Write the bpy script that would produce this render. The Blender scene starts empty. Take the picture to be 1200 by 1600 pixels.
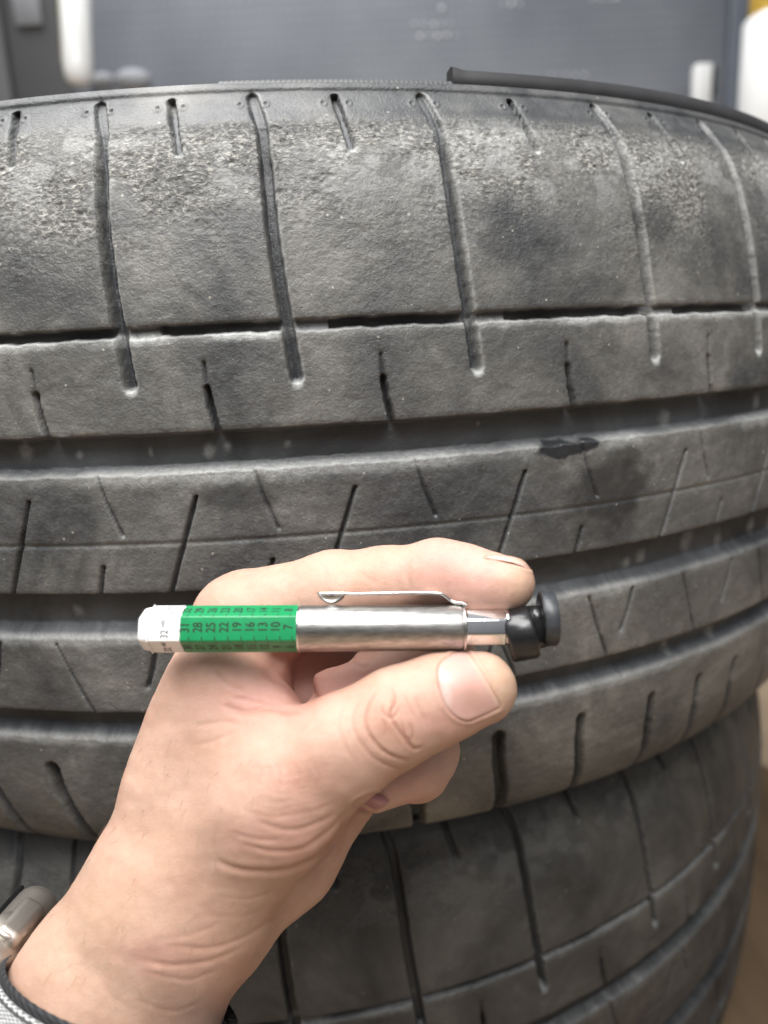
import bpy, bmesh, math, random
import numpy as np
from mathutils import Vector, Matrix
random.seed(4)
S = bpy.context.scene
C = S.collection
PI = math.pi

# ------------------------------------------------------------------ camera
PITCH, ROLL, FPX = 0.23064, 0.05069, 1100.0
def rays(x, y):
    X0 = np.asarray(x, float) - 600.0; Y0 = np.asarray(y, float) - 800.0
    c, s = math.cos(ROLL), math.sin(ROLL)
    a = (X0*c - Y0*s)/FPX; b = -(X0*s + Y0*c)/FPX
    cp, sp = math.cos(PITCH), math.sin(PITCH)
    return np.stack([a, cp + b*sp, -sp + b*cp], -1)
_r0 = rays(600, 800)
RGT = (rays(601, 800) - _r0)*FPX
UPV = -(rays(600, 801) - _r0)*FPX
FWD = _r0
def P(x, y, D):                      # a point seen at (x, y) of the photograph, D metres in front of the lens
    return rays(x, y)*D
cam = bpy.data.cameras.new("camera")
co = bpy.data.objects.new("camera", cam); C.objects.link(co)
m = Matrix.Identity(4)
for i in range(3):
    m[i][0] = RGT[i]; m[i][1] = UPV[i]; m[i][2] = -FWD[i]
co.matrix_world = m
cam.sensor_fit = 'VERTICAL'; cam.sensor_height = 36.0; cam.sensor_width = 27.0
cam.lens = 36.0*FPX/1600.0
cam.clip_start = 0.01; cam.clip_end = 60
cam.dof.use_dof = True; cam.dof.focus_distance = 0.185; cam.dof.aperture_fstop = 7.5
S.camera = co

# ------------------------------------------------------------------ world, lamps, exposure
w = bpy.data.worlds.new("World"); S.world = w; w.use_nodes = True
nt = w.node_tree; nt.nodes.clear()
tc = nt.nodes.new('ShaderNodeTexCoord'); sx = nt.nodes.new('ShaderNodeSeparateXYZ')
rp = nt.nodes.new('ShaderNodeValToRGB'); mp = nt.nodes.new('ShaderNodeMapRange')
bg = nt.nodes.new('ShaderNodeBackground'); ow = nt.nodes.new('ShaderNodeOutputWorld')
nt.links.new(tc.outputs['Generated'], sx.inputs[0]); nt.links.new(sx.outputs['Z'], mp.inputs['Value'])
mp.inputs['From Min'].default_value = -1; mp.inputs['From Max'].default_value = 1
nt.links.new(mp.outputs[0], rp.inputs[0]); nt.links.new(rp.outputs[0], bg.inputs[0]); nt.links.new(bg.outputs[0], ow.inputs[0])
e = rp.color_ramp.elements
e[0].position = 0.0; e[0].color = (.03, .028, .027, 1)
e[1].position = 1.0; e[1].color = (.95, .97, 1.0, 1)
q = rp.color_ramp.elements.new(.42); q.color = (.06, .059, .058, 1)
q = rp.color_ramp.elements.new(.60); q.color = (.24, .245, .255, 1)
q = rp.color_ramp.elements.new(.80); q.color = (.90, .92, .95, 1)
bg.inputs[1].default_value = 0.62
def area(name, loc, target, size, power, col):
    l = bpy.data.lights.new(name, 'AREA'); l.shape = 'RECTANGLE'; l.size = size[0]; l.size_y = size[1]
    l.energy = power; l.color = col
    o = bpy.data.objects.new(name, l); C.objects.link(o); o.location = loc
    o.rotation_euler = (Vector(target) - Vector(loc)).to_track_quat('-Z', 'Y').to_euler()
area("work_lamp", (-0.14, -0.04, .68), (0, .12, 0), (.8, .42), 15, (1, .985, .96))
area("front_fill", (.05, -.55, .95), (0, .2, 0), (.9, .5), 5.8, (.97, .985, 1))  # unseen soft fill, added to brighten the sides facing the camera
area("far_ceiling_lamp", (-.5, .75, 1.7), (0, 1.4, .1), (1.6, .4), 22, (.97, .98, 1))
S.view_settings.view_transform = 'Standard'; S.view_settings.look = 'None'
S.view_settings.exposure = 0.0; S.view_settings.gamma = 1
S.cycles.use_denoising = True

# ------------------------------------------------------------------ helpers
def link(o, parent=None):
    C.objects.link(o)
    if parent: o.parent = parent
    return o
def empty(name, label, cat, loc=(0, 0, 0), group=None):
    o = bpy.data.objects.new(name, None); C.objects.link(o); o.location = loc
    o.empty_display_size = .01
    o['label'] = label; o['category'] = cat
    if group: o['group'] = group
    return o
def mesh_np(name, V, F, mat, parent=None, smooth=True, col=None):
    """V (n,3) in world space, F (m,4) or (m,3); stored relative to the parent's origin"""
    V = np.asarray(V, np.float32)
    if parent is not None: V = V - np.array(parent.location, np.float32)
    F = np.asarray(F, np.int32); k = F.shape[1]
    me = bpy.data.meshes.new(name)
    me.vertices.add(len(V)); me.vertices.foreach_set('co', V.ravel())
    me.loops.add(F.size); me.loops.foreach_set('vertex_index', F.ravel())
    me.polygons.add(len(F)); me.polygons.foreach_set('loop_start', np.arange(len(F), dtype=np.int32)*k)
    me.update(calc_edges=True)
    if smooth: me.polygons.foreach_set('use_smooth', np.ones(len(F), bool))
    if col is not None:
        a = me.color_attributes.new('paint', 'FLOAT_COLOR', 'POINT')
        a.data.foreach_set('color', np.asarray(col, np.float32).ravel())
    me.materials.append(mat)
    return link(bpy.data.objects.new(name, me), parent)
def grid_faces(n, mm, wrap=False):
    i = np.arange(n - 1)[:, None]; nj = mm if wrap else mm - 1
    j = np.arange(nj)[None, :]; j2 = (j + 1) % mm
    return np.stack([i*mm + j + 0*i, i*mm + j2 + 0*i, (i + 1)*mm + j2, (i + 1)*mm + j], -1).reshape(-1, 4)
def bm_obj(name, bm, mat, parent=None, smooth=False, bevel=0, seg=2, angle=.6):
    me = bpy.data.meshes.new(name)
    if parent is not None: bmesh.ops.translate(bm, verts=bm.verts, vec=-Vector(parent.location))
    bmesh.ops.recalc_face_normals(bm, faces=bm.faces)
    if bevel:
        es = [x for x in bm.edges if len(x.link_faces) == 2 and x.calc_face_angle(0) > angle]
        bmesh.ops.bevel(bm, geom=es, offset=bevel, segments=seg, profile=.5, affect='EDGES', clamp_overlap=True)
    bm.to_mesh(me); bm.free()
    if smooth or bevel:
        for p in me.polygons: p.use_smooth = True
    me.materials.append(mat)
    o = link(bpy.data.objects.new(name, me), parent)
    return o
def box_bm(sz, M):
    bm = bmesh.new(); bmesh.ops.create_cube(bm, size=1)
    bmesh.ops.transform(bm, matrix=M @ Matrix.Diagonal((*sz, 1)), verts=bm.verts)
    return bm
def smooth01(a, b, x):
    t = np.clip((x - a)/(b - a), 0, 1); return t*t*(3 - 2*t)
def vnoise(x, y, seed=0):
    xi = np.floor(x).astype(np.int64); yi = np.floor(y).astype(np.int64)
    fx = x - xi; fy = y - yi; fx = fx*fx*(3 - 2*fx); fy = fy*fy*(3 - 2*fy)
    def h(a, b):
        n = (a*374761393 + b*668265263 + seed*982451653) & 0x7fffffff
        n = ((n ^ (n >> 13))*1274126177) & 0x7fffffff
        return ((n ^ (n >> 16)) & 0xffff)/65535.0
    return (h(xi, yi)*(1-fx) + h(xi+1, yi)*fx)*(1-fy) + (h(xi, yi+1)*(1-fx) + h(xi+1, yi+1)*fx)*fy
def fbm(x, y, o=4, seed=0):
    s = 0; a = .5; t = 0
    for i in range(o):
        s = s + a*vnoise(x*2**i, y*2**i, seed+i*7); t += a; a *= .5
    return s/t

# ------------------------------------------------------------------ materials
class NT:
    def __init__(s, name):
        s.m = bpy.data.materials.new(name); s.m.use_nodes = True; s.t = s.m.node_tree
        s.b = s.t.nodes['Principled BSDF']
    def n(s, ty, **kw):
        x = s.t.nodes.new(ty)
        for k, v in kw.items():
            if k in x.inputs: x.inputs[k].default_value = v
            else: setattr(x, k, v)
        return x
    def l(s, a, b): s.t.links.new(a, b)
    def noise(s, scale, detail=3, rough=.5, vec=None, dist=0):
        x = s.n('ShaderNodeTexNoise'); x.inputs['Scale'].default_value = scale
        x.inputs['Detail'].default_value = detail; x.inputs['Roughness'].default_value = rough
        x.inputs['Distortion'].default_value = dist
        s.l(vec if vec is not None else s.coord(), x.inputs['Vector']); return x.outputs['Fac']
    def coord(s):
        if not hasattr(s, '_c'): s._c = s.n('ShaderNodeTexCoord').outputs['Object']
        return s._c
    def mapped(s, scale, rot=(0, 0, 0)):
        x = s.n('ShaderNodeMapping'); x.inputs['Scale'].default_value = scale; x.inputs['Rotation'].default_value = rot
        s.l(s.coord(), x.inputs['Vector']); return x.outputs[0]
    def ramp(s, fac, stops):
        x = s.n('ShaderNodeValToRGB'); el = x.color_ramp.elements
        el[0].position = stops[0][0]; el[0].color = (*stops[0][1], 1)
        el[1].position = stops[-1][0]; el[1].color = (*stops[-1][1], 1)
        for p, c in stops[1:-1]:
            z = el.new(p); z.color = (*c, 1)
        s.l(fac, x.inputs[0]); return x.outputs[0]
    def mix(s, fac, a, b, mode='MIX'):
        x = s.n('ShaderNodeMix', data_type='RGBA', blend_type=mode)
        for sock, v in ((x.inputs[0], fac), (x.inputs[6], a), (x.inputs[7], b)):
            if isinstance(v, (int, float)): sock.default_value = v
            elif isinstance(v, tuple): sock.default_value = (*v, 1) if len(v) == 3 else v
            else: s.l(v, sock)
        return x.outputs[2]
    def math(s, op, a, b=0.0, c=None):
        x = s.n('ShaderNodeMath', operation=op)
        for i, v in enumerate((a, b) if c is None else (a, b, c)):
            if isinstance(v, (int, float)): x.inputs[i].default_value = v
            else: s.l(v, x.inputs[i])
        return x.outputs[0]
    def bump(s, h, dist, strength=1.0, nrm=None):
        x = s.n('ShaderNodeBump'); x.inputs['Strength'].default_value = strength; x.inputs['Distance'].default_value = dist
        s.l(h, x.inputs['Height'])
        if nrm is not None: s.l(nrm, x.inputs['Normal'])
        return x.outputs[0]
    def set(s, **kw):
        for k, v in kw.items():
            k = k.replace('_', ' ')
            if isinstance(v, (int, float)): s.b.inputs[k].default_value = v
            elif isinstance(v, tuple): s.b.inputs[k].default_value = (*v, 1) if len(v) == 3 else v
            else: s.l(v, s.b.inputs[k])
        return s.m
def simple(name, col, rough=.5, metal=0., var=.12, scale=300, bump=0.0, **kw):
    t = NT(name); f = t.noise(scale, 4)
    c = t.ramp(f, [(.3, tuple(x*(1-var) for x in col)), (.7, tuple(min(1, x*(1+var)) for x in col))])
    t.set(Base_Color=c, Roughness=rough, Metallic=metal, **kw)
    if bump: t.set(Normal=t.bump(f, bump))
    return t.m

def rubber_material(name='worn_tyre_rubber', worn=.8, tone=1.):
    t = NT(name)
    at = t.n('ShaderNodeAttribute'); at.attribute_name = 'paint'
    sp = t.n('ShaderNodeSeparateColor'); t.l(at.outputs['Color'], sp.inputs[0])
    dust, stain_shade, rgh = sp.outputs[0], sp.outputs[1], sp.outputs[2]; land = at.outputs['Alpha']
    big = t.noise(22, 6, .62, None, .8); mid = t.noise(170, 5, .65); fine = t.noise(1400, 4, .6)
    scal = t.noise(720, 5, .62, t.mapped((1, 1, 1.6), (.3, .2, .5)), .5)
    base = t.ramp(big, [(.34, (.032, .0345, .038)), (.46, (.068, .070, .072)), (.56, (.105, .1045, .100)), (.67, (.170, .167, .157))])
    base = t.mix(.55, base, t.ramp(mid, [(.3, (.35, .35, .36)), (.7, (.66, .645, .62))]), 'OVERLAY')
    base = t.mix(.25, base, t.ramp(fine, [(.3, (.25, .25, .25)), (.75, (.8, .79, .76))]), 'OVERLAY')
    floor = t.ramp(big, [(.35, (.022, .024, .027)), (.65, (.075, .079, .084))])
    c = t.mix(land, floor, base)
    scc = t.ramp(scal, [(.36, (.070, .069, .066)), (.5, (.15, .147, .137)), (.66, (.43, .42, .38))])
    c = t.mix(t.math('MULTIPLY', rgh, worn), c, scc)
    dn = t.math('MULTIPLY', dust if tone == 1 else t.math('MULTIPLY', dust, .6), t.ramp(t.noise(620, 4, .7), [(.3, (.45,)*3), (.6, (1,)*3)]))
    c = t.mix(dn, c, (.40, .405, .395))
    if tone == 1: c = t.mix(stain_shade, c, (.015, .016, .019))
    # pale specks ground into the tread
    v = t.n('ShaderNodeTexVoronoi'); v.inputs['Scale'].default_value = 330; t.l(t.coord(), v.inputs['Vector'])
    sc2 = t.n('ShaderNodeSeparateColor'); t.l(v.outputs['Color'], sc2.inputs[0])
    spk = t.math('MULTIPLY', t.math('LESS_THAN', v.outputs['Distance'], t.math('MULTIPLY', sc2.outputs[1], .14)), t.math('GREATER_THAN', sc2.outputs[0], .62))
    spk = t.math('MULTIPLY', spk, land)
    c = t.mix(t.math('MULTIPLY', spk, .6), c, (.42, .40, .35))
    # bump
    h1 = t.bump(fine, .00026, .8)
    h2 = t.bump(mid, .0007, .5, h1)
    x = t.n('ShaderNodeBump'); x.inputs['Distance'].default_value = .0009; t.l(scal, x.inputs['Height'])
    t.l(t.math('ADD', t.math('MULTIPLY', rgh, .75), .10), x.inputs['Strength']); t.l(h2, x.inputs['Normal'])
    ro = t.mix(stain_shade, t.mix(rgh, t.ramp(mid, [(.3, (.42,)*3), (.7, (.60,)*3)]), (.72,)*3), (.33,)*3)
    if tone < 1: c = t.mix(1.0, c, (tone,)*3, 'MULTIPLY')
    t.set(Base_Color=c, Roughness=ro, Normal=x.outputs[0], Specular_IOR_Level=.5)
    return t.m
RUB = rubber_material(); RUB_SHADE = rubber_material('shade_darkened_tyre_rubber', .15, .42)  # second copy darkened: the lower tyre's shade is put into its colour

def skin_material():
    t = NT('skin')
    at = t.n('ShaderNodeAttribute'); at.attribute_name = 'paint'
    n1 = t.noise(60, 4, .55); n2 = t.noise(420, 4, .6)
    base = t.mix(1.0, at.outputs['Color'], t.ramp(n1, [(.3, (.93, .90, .88)), (.7, (1.04, 1.05, 1.06))]), 'MULTIPLY')
    base = t.mix(1.0, base, t.ramp(n2, [(.3, (.95, .93, .92)), (.7, (1.03, 1.03, 1.04))]), 'MULTIPLY')
    # fine net of skin lines
    ds = t.noise(300, 2, .5)
    wv = t.n('ShaderNodeVectorMath', operation='MULTIPLY_ADD')
    cb = t.n('ShaderNodeCombineXYZ'); t.l(ds, cb.inputs[0]); t.l(ds, cb.inputs[2])
    t.l(cb.outputs[0], wv.inputs[0]); wv.inputs[1].default_value = (.0016, .0016, .0016)
    mpn = t.mapped((1.6, 1, .75), (0, .65, 0)); t.l(mpn, wv.inputs[2])
    v = t.n('ShaderNodeTexVoronoi', feature='DISTANCE_TO_EDGE'); v.inputs['Scale'].default_value = 1500; t.l(wv.outputs[0], v.inputs['Vector'])
    v2 = t.n('ShaderNodeTexVoronoi', feature='DISTANCE_TO_EDGE'); v2.inputs['Scale'].default_value = 820; t.l(wv.outputs[0], v2.inputs['Vector'])
    e1 = t.ramp(v.outputs['Distance'], [(0, (0,)*3), (.12, (1,)*3)]); e2 = t.ramp(v2.outputs['Distance'], [(0, (0,)*3), (.06, (1,)*3)])
    b1 = t.bump(e1, .00006, .6); b2 = t.bump(e2, .00006, .4, b1); b3 = t.bump(n2, .0003, .22, b2)
    base = t.mix(t.math('MULTIPLY', t.math('SUBTRACT', 1.0, e2), .10), base, (.52, .27, .19))
    t.set(Base_Color=base, Roughness=t.ramp(n2, [(.3, (.44,)*3), (.7, (.56,)*3)]), Normal=b3, Specular_IOR_Level=.42)
    t.b.inputs['Subsurface Weight'].default_value = .22
    t.b.inputs['Subsurface Radius'].default_value = (1.0, .35, .18)
    t.b.inputs['Subsurface Scale'].default_value = .0022
    return t.m
SKIN = skin_material()
tn = NT('fingernail'); tna = tn.n('ShaderNodeAttribute'); tna.attribute_name = 'paint'; tn.set(Base_Color=tn.mix(1., tna.outputs['Color'], tn.ramp(tn.noise(160, 3), [(.35, (.93,)*3), (.65, (1.04,)*3)]), 'MULTIPLY'), Roughness=.42, Specular_IOR_Level=.55)
tn.b.inputs['Subsurface Weight'].default_value = .25; tn.b.inputs['Subsurface Scale'].default_value = .0012
tn.b.inputs['Subsurface Radius'].default_value = (1, .4, .25)
tn.set(Normal=tn.bump(tn.noise(900, 2, .5, tn.mapped((1, 1, .15), (0, .5, 0))), .00004, .4))
NAIL = tn.m; NAIL2 = NAIL.copy(); NAIL2.name = 'matt_fingernail'; NAIL2.node_tree.nodes['Principled BSDF'].inputs['Roughness'].default_value = .6
LUN = simple('pale_nail_edge', (.80, .68, .62), .3, 0, .05, 300)
NAILP = simple('purple_nail', (.40, .20, .21), .3, 0, .08, 300)

def brushed():
    t = NT('brushed_steel')
    # long scratches along the barrel (local X)
    f = t.noise(600, 4, .7, t.mapped((.03, 1, 1)))
    g = t.noise(1500, 3, .6, t.mapped((.25, 1, 1)))
    t.set(Base_Color=t.ramp(g, [(.3, (.30, .288, .275)), (.7, (.52, .505, .485))]), Metallic=1.0,
          Roughness=t.ramp(f, [(.3, (.27,)*3), (.7, (.40,)*3)]), Normal=t.bump(f, .00003, .7, t.bump(g, .00003, .6)))
    return t.m
STEEL = brushed()
CHROME = simple('chrome', (.78, .78, .79), .09, 1., .03, 400)
CLIPM = simple('clip_steel', (.66, .63, .61), .2, 1., .06, 500)
WHITEP = simple('white_plastic', (.80, .80, .79), .32, 0, .02, 200)
GREENP = simple('green_scale_plastic', (.010, .235, .082), .3, 0, .06, 500)
INK = simple('black_ink', (.012, .02, .015), .5, 0, .1, 900)
INKG = simple('faded_ink', (.10, .10, .11), .5, 0, .3, 2500)
BLACKP = simple('black_plastic', (.012, .012, .013), .22, 0, .2, 400, .00004)
GREYR = simple('scuffed_grey_rubber', (.034, .037, .042), .4, 0, .3, 500, .0001)
TITAN = simple('bead_blasted_titanium', (.50, .465, .42), .5, 1., .04, 2500, .00002)
SCREWM = simple('screw_bronze', (.35, .29, .22), .4, 1., .1, 1500)
DARK = simple('dark_glass', (.008, .008, .009), .1)

# ------------------------------------------------------------------ the room behind
def wallpt(x, y, Y): r = rays(x, y); return r*(Y/r[1])
bw = box_bm((7, .05, 3.2), Matrix.Translation((0, 2.2, 1.15)))
WALLM = simple('grey_wall_paint', (.20, .205, .21), .8, 0, .1, 5)
o = bm_obj('wall', bw, WALLM); o['kind'] = 'structure'
tf = NT('tan_workshop_floor')
f1 = tf.noise(6, 6, .6); f2 = tf.noise(160, 3, .6)
tf.set(Base_Color=tf.mix(.3, tf.ramp(f1, [(.3, (.30, .215, .14)), (.7, (.44, .33, .225))]), tf.ramp(f2, [(.3, (.3,)*3), (.7, (.7,)*3)]), 'OVERLAY'), Roughness=.65)
GZ = -0.432
fb = box_bm((7, 7, .04), Matrix.Translation((0, 0, GZ - .02)))
o = bm_obj('floor', fb, tf.m); o['kind'] = 'structure'

def slab(name, x0, y0, x1, y1, Y, th, mat, parent, bev=.0, zb=None):
    a = wallpt(x0, y0, Y); b = wallpt(x1, y1, Y)
    z0 = b[2] if zb is None else zb
    sz = (abs(b[0]-a[0]), th, a[2]-z0)
    return bm_obj(name, box_bm(sz, Matrix.Translation(((a[0]+b[0])/2, Y + th/2, (a[2]+z0)/2))), mat, parent, bevel=bev)
# blue-grey tool cabinet with a perforated front
tp = NT('perforated_blue_grey_metal')
big = tp.noise(3.2, 3, .5)
pc = tp.ramp(big, [(.3, (.14, .153, .175)), (.7, (.27, .283, .31))])
vv = tp.n('ShaderNodeTexVoronoi'); vv.inputs['Scale'].default_value = 62; vv.inputs['Randomness'].default_value = 0
tp.l(tp.mapped((1, .001, 1)), vv.inputs['Vector'])
hole = tp.math('LESS_THAN', vv.outputs['Distance'], .27)
pc = tp.mix(tp.math('MULTIPLY', hole, .35), pc, (.06, .065, .08))
tp.set(Base_Color=pc, Roughness=.42, Metallic=.0)
YW = 1.35
cab = empty('tool_cabinet', 'large blurred blue-grey perforated metal cabinet behind the upper tyre', 'cabinet', tuple(wallpt(640, 60, YW)*np.array([1, 1, 0]) + np.array([0, 0, GZ])))
def rect(name, ax, bx, z0, z1, Y, th, mat, parent, bev=0.):
    return bm_obj(name, box_bm((bx-ax, th, z1-z0), Matrix.Translation(((ax+bx)/2, Y+th/2, (z0+z1)/2))), mat, parent, bevel=bev)
xl = wallpt(141, 80, YW)[0]; xr = wallpt(1136, 80, YW)[0]; xr2 = wallpt(1166, 80, YW)[0]
rect('cabinet_panel', xl, xr, GZ, .95, YW, .03, tp.m, cab, .004)
FRM = simple('cabinet_frame_paint', (.125, .14, .17), .45, 0, .06, 20)
rect('frame_post', xr + .001, xr2, GZ, .97, YW - .008, .06, FRM, cab, .003)
rect('frame_post', xl - .032, xl - .001, GZ, .97, YW - .008, .06, FRM, cab, .003)
GLINT = simple('white_glint_dot', (.85, .87, .90), .15, 0, .02)  # white dots standing in for light glinting at the panel's perforations
dots = bmesh.new()
def dotrow(x, y, n, dx, rows=1, dy=14, sh=6):
    for r in range(rows):
        for k in range(n):
            p = wallpt(x + k*dx + (r % 2)*sh + random.uniform(-1.5, 1.5), y + r*dy + random.uniform(-1.5, 1.5), YW)
            bmesh.ops.create_uvsphere(dots, u_segments=8, v_segments=5, radius=random.uniform(.0016, .0036),
                matrix=Matrix.Translation((p[0], YW - .001, p[2])) @ Matrix.Diagonal((1, .5, 1, 1)))
dotrow(648, 38, 5, 14, 2, 18, 7); dotrow(690, 14, 1, 14); dotrow(785, 6, 3, 13); dotrow(860, 117, 5, 13, 1); dotrow(925, -2, 4, 13)
rv = bm_obj('glint_dots', dots, GLINT, cab, True); rv['kind'] = 'stuff'
# dark locker on the left
lk = empty('dark_locker', 'dark grey locker with a pale square sticker, blurred at the upper left', 'locker', (wallpt(40, 80, YW)[0], YW, GZ))
LKM = simple('dark_locker_paint', (.06, .06, .06), .6, 0, .15, 6)
xa = wallpt(-170, 80, YW)[0]; xb = wallpt(6, 80, YW)[0]
rect('door', xb + .003, xl - .036, GZ, .97, YW + .01, .03, LKM, lk, .003)
rect('side_panel', xa, xb, GZ, .97, YW + .002, .04, simple('locker_side_paint', (.11, .11, .11), .6, 0, .1, 8), lk, .003)
slab('sticker', 17, -8, 66, 38, YW + .004, .003, simple('sticker_paper', (.22, .22, .23), .6, 0, .1, 30), lk, .001)
# white tube hanging
tb = empty('white_tube', 'white round-ended tube hanging against the left edge of the cabinet', 'tube', tuple(wallpt(124, 130, 1.15)))
def lathe_bm(prof, M, seg=48):
    bm = bmesh.new(); rings = []
    for x, r in prof:
        rings.append([bm.verts.new(M @ Vector((x, max(r, 1e-6)*math.cos(2*PI*k/seg), max(r, 1e-6)*math.sin(2*PI*k/seg)))) for k in range(seg)])
    for a, b in zip(rings, rings[1:]):
        for k in range(seg): bm.faces.new((a[k], a[(k+1) % seg], b[(k+1) % seg], b[k]))
    for r, fl in ((rings[0], 1), (rings[-1], 0)): bm.faces.new(r[::-1] if fl else r)
    return bm
pt = Vector(wallpt(112, -120, 1.15)); pb = Vector(wallpt(124, 136, 1.15))
ax = (pb - pt).normalized(); L = (pb - pt).length
yv = Vector((0, 1, 0)).cross(ax).normalized(); zv = ax.cross(yv)
def frame(o, x, y, z):
    M = Matrix.Identity(4)
    for i in range(3): M[i][0] = x[i]; M[i][1] = y[i]; M[i][2] = z[i]; M[i][3] = o[i]
    return M
MT = frame(pt, ax, yv, zv); rr = .0205
LIT = simple('glossy_white_enamel', (.92, .92, .90), .25, 0, .01)
bm_obj('tube_body', lathe_bm([(0, rr), (L-.03, rr), (L-.018, rr*.98), (L-.008, rr*.86), (L-.002, rr*.6), (L, rr*.15)], MT), LIT, tb, True)
bm_obj('yellow_seam', lathe_bm([(0, .004), (L-.03, .004)], MT @ Matrix.Translation((0, rr*.97, 0)), 10), simple('aged_yellow_plastic', (.75, .72, .45), .4), tb, True)
# small blurred white knobs below it
kb = empty('wall_light_fitting', 'pair of small blurred pale round caps low beside the white tube', 'light fitting', tuple(wallpt(208, 124, YW)))
for (x, y, r) in ((208, 124, .03), (160, 126, .022)):
    bmk = bmesh.new(); p = wallpt(x, y, YW - .02)
    bmesh.ops.create_uvsphere(bmk, u_segments=20, v_segments=12, radius=r, matrix=Matrix.Translation(p) @ Matrix.Diagonal((1, .5, .55, 1)))
    bm_obj('knob_cap', bmk, simple('dull_white', (.38, .39, .41), .6), kb, True)
# bracket and can on the right
br = empty('white_bracket', 'small white upright bracket against the right end of the cabinet', 'bracket', tuple(wallpt(1100, 160, 1.25)))
slab('bracket_plate', 1088, 98, 1112, 166, 1.27, .02, LIT, br, .004)
slab('bracket_shadow', 1096, 104, 1120, 150, 1.30, .03, simple('bracket_shadow_black', (.02, .02, .02), .6), br, .003)  # dark slab standing in for the shadow beside the bracket
cn = empty('white_canister', 'tall white canister with a yellow cap at the right edge', 'canister', tuple(wallpt(1195, 250, .95)))
c0 = wallpt(1206, 28, .95); c1 = wallpt(1196, 330, .95); rc = .043
up = Matrix.Rotation(-PI/2, 4, 'Y')
def vlathe(prof, x, y, mat, name, par): # prof (z, r)
    return bm_obj(name, lathe_bm(prof, Matrix.Translation((x, y, 0)) @ Matrix.Rotation(-PI/2, 4, 'Y'), 40), mat, par, True)
cx0 = wallpt(1162, 100, .95)[0] + rc
vlathe([(c1[2], rc), (c0[2]-.002, rc), (c0[2], rc-.002)], cx0, .95, LIT, 'can_body', cn)
vlathe([(c0[2]+.0005, rc*.86), (c0[2]+.05, rc*.84), (c0[2]+.06, rc*.6)], cx0, .95, simple('yellow_cap_plastic', (.80, .52, .09), .4), 'cap', cn)
# shelf carrying the canister
sh = empty('grey_shelf', 'grey steel shelf under the white canister, hidden behind the tyre shoulder', 'shelf', (cx0, .95, c1[2] - .02))
rect('shelf_board', cx0-.06, cx0+.3, c1[2]-.021, c1[2]-.001, .87, .25, FRM, sh, .002)
rect('shelf_leg', cx0+.2, cx0+.23, GZ, c1[2]-.022, .95, .03, FRM, sh, .002)
rect('shelf_leg', cx0-.03, cx0, GZ, c1[2]-.022, 1.05, .03, FRM, sh, .002)
# dark board the tyres stand on
bd = NT('dark_plywood'); bd.set(Base_Color=bd.ramp(bd.noise(30, 6, .6, bd.mapped((1, .15, 1))), [(.3, (.075, .045, .022)), (.7, (.15, .095, .05))]), Roughness=.7)
wb = empty('wooden_board', 'dark brown plywood board under the tyre stack at the lower right', 'board', (-.03, .53, GZ))
bm_obj('board_sheet', box_bm((.86, .86, .016), Matrix.Translation((-.07, .53, GZ+.0085)) @ Matrix.Rotation(.35, 4, 'Z')), bd.m, wb, bevel=.0015)

# ------------------------------------------------------------------ tyres
TCX, TCY = -0.04954, 0.5252
RT = .33
outer = [(.0742, .3045), (.0722, .3062), (.0712, .3058), (.0700, .3072), (.068, .3085), (.060, .3145), (.050, .3198), (.03, .3255), (.0, .3293), (-.05, .3305),
         (-.10, .3293), (-.13, .3272), (-.148, .3235), (-.158, .3195), (-.165, .3140), (-.1685, .3080), (-.170, .301)]
def resample(pts, step):
    pts = np.array(pts, float)
    for _ in range(3):
        a = pts[:-1]*.75 + pts[1:]*.25; b = pts[:-1]*.25 + pts[1:]*.75
        pts = np.vstack([pts[:1], np.stack([a, b], 1).reshape(-1, 2), pts[-1:]])
    d = np.r_[0, np.cumsum(np.hypot(*np.diff(pts, axis=0).T))]
    n = max(2, int(d[-1]/step)); t = np.linspace(0, d[-1], n)
    return np.stack([np.interp(t, d, pts[:, 0]), np.interp(t, d, pts[:, 1])], 1)
prof = resample(outer, .00042)
th = np.concatenate([np.linspace(-PI, -.46, 130)[:-1], np.arange(-.46, .84, .00042/RT), np.linspace(.84, PI, 118)[:-1]])
Z, TH = np.meshgrid(prof[:, 0], th, indexing='ij'); R0 = np.repeat(prof[:, 1][:, None], len(th), 1)
sdist = RT  # metres per radian
jit = (fbm(TH*RT*350, Z*350, 3, 5) - .5)
H = np.zeros_like(Z)           # depth taken away, metres
land = np.ones_like(Z); dust = np.zeros_like(Z); stain_shade = np.zeros_like(Z)
jcol = lambda th0, pad: (np.searchsorted(th, th0 - pad), np.searchsorted(th, th0 + pad))
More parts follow.
